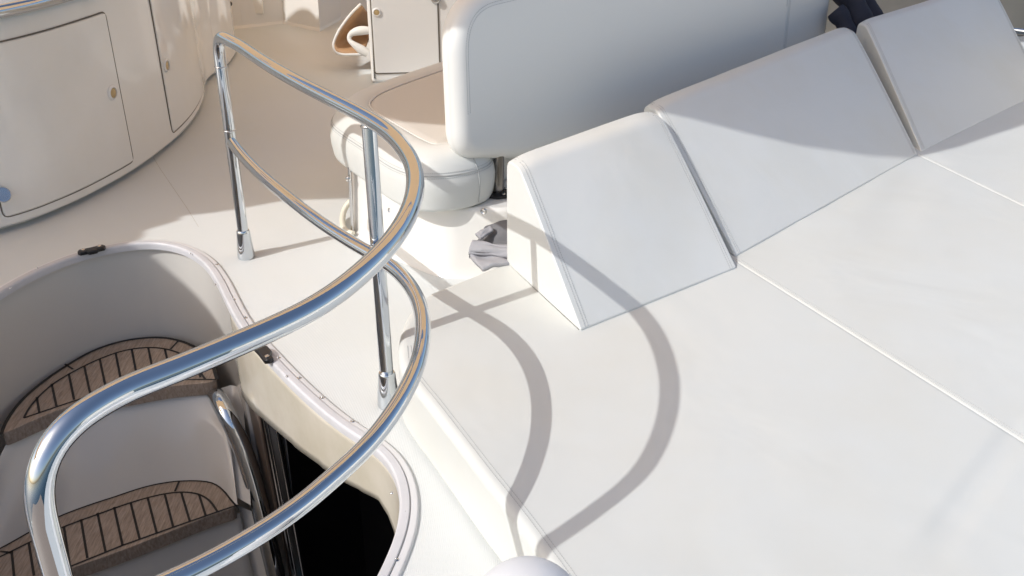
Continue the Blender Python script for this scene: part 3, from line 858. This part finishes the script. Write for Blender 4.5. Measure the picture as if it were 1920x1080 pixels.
# ------------------------------------------------------------------ locker, pouch, forward moulding
lk = thing('locker', (-.4, 5.3, 0), 'tall sunlit white locker with a square door behind the bench', 'locker')
ld = Vector((.955, .10, 0)).normalized(); lp0 = at(697, 156)
ln = Vector((ld.y, -ld.x, 0))
def lxf(a, b, w): return lp0 + ld * a + ln * w + Vector((0, 0, b))
slab('body', ccw([Vector(p) for p in fillet([Vector((0, 0)), Vector((1.3, 0)), Vector((1.3, .72)), Vector((0, .72))], .01, 3)]), edge_profile(-.45, 0, 0, .02, 5), lxf, M['gelcoat'], lk)
dw = .335
ldoor = slab('door', ccw(fillet([Vector((.022, .05)), Vector((dw, .05)), Vector((dw, .66)), Vector((.022, .66))], .012, 3)), edge_profile(.0005, .006, 0, .003, 3), lxf, M['gelcoat'], lk)
tube('seal', [lxf(p.x, p.y, .001) for p in fillet([Vector((.019, .047)), Vector((dw + .003, .047)), Vector((dw + .003, .663)), Vector((.019, .663))], .012, 3)], .0035, M['rubber'], ldoor, n=6, closed=True)
bm = bmesh.new(); c = lxf(.045, .345, .006); lathe_into(bm, [(.021, 0), (.021, .003), (.017, .006), (.0145, .006), (.014, .002)], c, ln, 24)
l1 = link_mesh('push_latch', bm, M['latchring'], ldoor)
bm = bmesh.new(); lathe_into(bm, [(.0138, .001), (.0135, .003), (.010, .0045), (.002, .005)], c, ln, 20); link_mesh('button', bm, M['amber'], l1)
bm = bmesh.new(); lathe_into(bm, [(.022, 0), (.022, .008), (.016, .014), (.006, .016)], lxf(.328, .40, .004), ln, 20); link_mesh('turn_catch', bm, M['satin'], ldoor)

# tan lined pouch at the locker's left side
pc = thing('pouch', tuple(at(655, 104)), 'tan lined open pouch with pale trim hanging on the side of the white locker', 'pouch')
pY = 5.15
def P_(u, v, dy=0.): return aty(u, v, pY + dy)
prow_out = [P_(676, 8, .10), P_(660, 24, .06), P_(645, 43, .03), P_(633, 62, .0), P_(625, 85, -.02), P_(629, 97, -.04), P_(642, 102, -.05), P_(662, 102, -.05), P_(682, 102, -.05)]
prow_out = resample(catmull(prow_out, 6), .012)
cen = P_(690, 62, .16)
bm = bmesh.new()
rows = []
for g in (0, .12, .3, .5, .7, .9):
    rows.append([p.lerp(cen, g) + Vector((0, .20 * math.sin(g * 1.5), -.01 * g)) for p in prow_out])
strip_mesh(bm, rows)
po = link_mesh('lining', bm, M['tan'], pc, wn=False); po.modifiers.new('thick', 'SOLIDIFY').thickness = .012
tube('trim', prow_out, .007, M['piping'], pc, n=10)
pt = thing('folded_towel', tuple(P_(665, 80)), 'small white folded cloth lying inside the tan pouch', 'cloth')
tube('cloth_roll', smooth_path(resample(catmull([P_(694, 57, -.02), P_(672, 58, -.03), P_(656, 65, -.03), P_(654, 74, -.04), P_(662, 82, -.05), P_(676, 92, -.05), P_(690, 101, -.05)], 8), .01), 2), lambda f: .017 + .006 * math.sin(f * 9), M['piping'], pt, n=14)

fm = thing('forward_moulding', tuple(at(535, 43)), 'white moulded bulkhead step at the far end of the deck', 'bulkhead')
fp = [at(330, 62), at(455, 52), at(532, 43), at(600, 58), at(640, 36), at(700, 20), at(760, 10)]
bm = bmesh.new()
fpr = [Vector(p[:2]).to_3d() for p in fp]
strip_mesh(bm, [[p + Vector((0, -.02, .0)) for p in fpr], [p + Vector((0, 0, .015)) for p in fpr], [p + Vector((0, .03, .3)) for p in fpr], [p + Vector((0, .05, .55)) for p in fpr], [p + Vector((0, .6, .57)) for p in fpr]])
fw = link_mesh('face', bm, M['gelcoat'], fm, smooth=False)
bm = bmesh.new(); box_into(bm, aty(466, 8, 6.13), .18, .02, .11, R(-6), .006); link_mesh('recess_panel', bm, M['cabinet'], fm)

# ------------------------------------------------------------------ right side: bulwark, navy cover
bw = thing('bulwark', (2.6, 4.9, 0), 'pale side moulding with wood strip and chrome rub rail beyond the far right wedge', 'bulwark')
bl0, bl1 = at(1860, 50, .33), at(1990, 66, .33)
e = (bl1 - bl0).normalized(); n_ = Vector((-e.y, e.x, 0))
def bxf(a, dpt, z): return bl0 + e * (a - .4) + n_ * dpt + Vector((0, 0, z - .33))
def ledge(name, d0, d1, z0, z1, material, a0=.63):
    bm = bmesh.new()
    pts = [(d0, z0), (d1, z0), (d1, z1), (d0, z1)]
    rings = [[bxf(a, q[0], q[1]) for q in pts] for a in (a0, 1.8)]
    rings_mesh(bm, rings)
    o = link_mesh(name, bm, material, bw, smooth=False); bv = o.modifiers.new('bev', 'BEVEL'); bv.width = .006; bv.segments = 2
ledge('step', -.6, -.19, 0, .16, M['gelcoat'], .75); ledge('ledge', -.186, -.03, 0, .315, M['gelcoat'])
tube('rub_rail', [bxf(0, -.02, .33), bxf(1.8, -.02, .33)], .012, M['chrome'], bw, n=14)
ledge('wood_strip', .0, .03, 0, .335, M['wood']); ledge('side_panel', .034, .10, 0, .95, M['beige'])
bm = bmesh.new(); box_into(bm, Vector((3.16, 2.35, .42)), .20, 4.9, .95, 0, .05); link_mesh('bounce_wall', bm, M['gelcoat'], bw)  # unseen white wall added to bounce sun onto backrest and wedges
bm = bmesh.new(); sd = [aty(1560, -80, 5.6), aty(1800, -60, 5.6)]
sp = thing('side_panel', (1.9, 5.6, 0), 'grey-brown shaded side panel seen in the gap behind the shaded wedge', 'panel')
box_into(bm, Vector((2.0, 5.75, .45)), 2.4, .06, .9, R(8), .01); link_mesh('panel', bm, M['beige'], sp)
nv = thing('folded_cover', (1.5, 4.4, .2), 'dark navy folded canvas cover in the gap between two backrests', 'cover')
for k, (u0, v0, u1, v1, Y, r) in enumerate(((1578, -30, 1612, 50, 4.55, .06), (1600, -25, 1640, 45, 4.62, .045), (1566, 20, 1590, 70, 4.45, .04))):
    A, B = aty(u0, v0, Y), aty(u1, v1, Y - .05)
    tube('fold', smooth_path(resample([A, A.lerp(B, .5) + Vector((.01, 0, .01)), B], .02), 2), lambda f, r=r: r * (1 + .12 * math.sin(9 * f)), M['navy'], nv, n=14)

# pale rounded bolster at the lower edge
bo = thing('bolster', tuple(at(1000, 1060, .2)), 'smooth pale rounded bolster cushion at the near end of the sunbed edge', 'bolster')
bc = at(996, 1032, .42)
bm = bmesh.new()
pts = []
for a in range(0, 13):
    th = math.pi / 2 * a / 12
    pts.append((.085 * math.sin(th) + .0001, .0 - .085 * (1 - math.cos(th)) * .75))
pts = [(max(r, .0006), h) for r, h in pts] + [(.087, -.11), (.087, -.41), (.08, -.415)]
rings = [[bc + Vector((-.005 + r * 1.0 * math.cos(2 * math.pi * k / 40), -.075 + r * 1.35 * math.sin(2 * math.pi * k / 40), h)) for k in range(40)] for r, h in pts]
rings_mesh(bm, rings)
link_mesh('cushion', bm, M['vinyl_blue'], bo, wn=False)

# ------------------------------------------------------------------ bimini above, outside the picture: its shade lies on deck and cabinet
bi = thing('bimini_top', (-3.2, 3.0, 2.0), 'tan canvas sun awning stretched over the helm', 'awning')
cpts = [(-4.7, -.3), (-3.14, -.3), (-3.12, .5), (-3.06, 1.05), (-3.07, 1.398), (-3.20, 1.76), (-3.205, 1.862), (-3.198, 1.895), (-3.212, 1.938), (-3.116, 2.024), (-3.127, 2.061), (-3.035, 2.084),
        (-2.95, 2.118), (-2.779, 2.206), (-2.57, 2.221), (-2.037, 2.21), (-1.924, 2.13), (-1.70, 2.075), (-1.30, 2.04), (-1.046, 2.035), (-.966, 2.055), (-.857, 2.075), (-.726, 2.113), (-.573, 2.18), (-.391, 2.279),
        (-.189, 2.392), (-.049, 2.497), (.137, 2.627), (.5, 2.95), (.95, 3.5), (1.05, 4.1), (.6, 4.45), (-.3, 4.3), (-.9, 3.7), (-1.6, 3.5), (-2.55, 3.55), (-2.74, 3.85), (-2.80, 4.3), (-2.83, 4.80), (-3.053, 4.861), (-3.05, 4.881), (-3.059, 4.925), (-3.107, 4.966), (-3.17, 4.986), (-3.25, 4.999), (-3.348, 5.005),
        (-3.2, 5.085), (-3.05, 5.14), (-2.85, 5.15), (-2.84, 5.5), (-4.7, 5.5)]
bm = bmesh.new()
co = ccw([Vector(p) for p in cpts])  # edge and notch shaped to set the shade lines and sunlit patch
rings_mesh(bm, [[Vector((p.x, p.y, z)) for p in inset(co, d)] for d, z in ((0, 1.997), (0, 2.0), (0, 2.003))])
link_mesh('canvas', bm, M['bimini'], bi, smooth=False)
bm = bmesh.new()
co = ccw([Vector(p) for p in [(-2.87, 5.44), (-2.80, 5.10), (-2.80, 4.84), (-2.87, 4.77), (-2.87, 4.52), (-2.6, 4.50), (1.2, 4.52), (1.2, 8.4), (-4.7, 8.4), (-4.7, 5.44)]])  # unseen forward panel, added to warm the far deck and rail reflections
rings_mesh(bm, [[Vector((p.x, p.y, z)) for p in inset(co, d)] for d, z in ((0.004, 2.026), (0, 2.03), (.004, 2.034))])
link_mesh('canvas', bm, M['bimini'], bi, smooth=False)
for y_ in (2.5, 3.3):
    tube('bow', [Vector((-4.65, y_, 1.975)), Vector((-3.6, y_, 1.975)), Vector((-1.3, y_ + .05, 1.975))], .014, M['chrome'], bi, n=10)
for x_, y_ in ((-4.6, 2.5), (-4.6, 3.3)):
    tube('support', [Vector((x_, y_, 0)), Vector((x_, y_, 1.98))], .016, M['chrome'], bi, n=10)

# ------------------------------------------------------------------ light
AZ = Vector((.857, .515)); EL = math.atan(1 / 1.15)
sd = Vector((AZ.x * math.cos(EL), AZ.y * math.cos(EL), -math.sin(EL)))       # the way the light travels
sun = bpy.data.lights.new('sun', 'SUN'); sun.energy = 2.8; sun.angle = R(.55); sun.color = (1.0, .995, .98)
suno = bpy.data.objects.new('sun', sun); COL.objects.link(suno)
suno.rotation_euler = sd.to_track_quat('-Z', 'Y').to_euler(); suno.location = (-6, -4, 8)
w = bpy.data.worlds.new('World'); sc.world = w; w.use_nodes = True
nt = w.node_tree; bg = nt.nodes['Background']
sky = nt.nodes.new('ShaderNodeTexSky'); sky.sky_type = 'NISHITA'; sky.sun_disc = False
sky.sun_elevation = EL; sky.sun_rotation = math.atan2(-sd.x, -sd.y); sky.altitude = 0; sky.air_density = 1.0; sky.dust_density = 3.2; sky.ozone_density = 1.0
nt.links.new(sky.outputs[0], bg.inputs['Color']); bg.inputs['Strength'].default_value = .15
sc.view_settings.view_transform = 'Standard'; sc.view_settings.look = 'None'; sc.view_settings.exposure = .08; sc.view_settings.gamma = 1
sc.cycles.use_denoising = True
sc.cycles.max_bounces = 10; sc.cycles.diffuse_bounces = 5; sc.cycles.glossy_bounces = 6
sc.cycles.caustics_reflective = False; sc.cycles.sample_clamp_indirect = 6
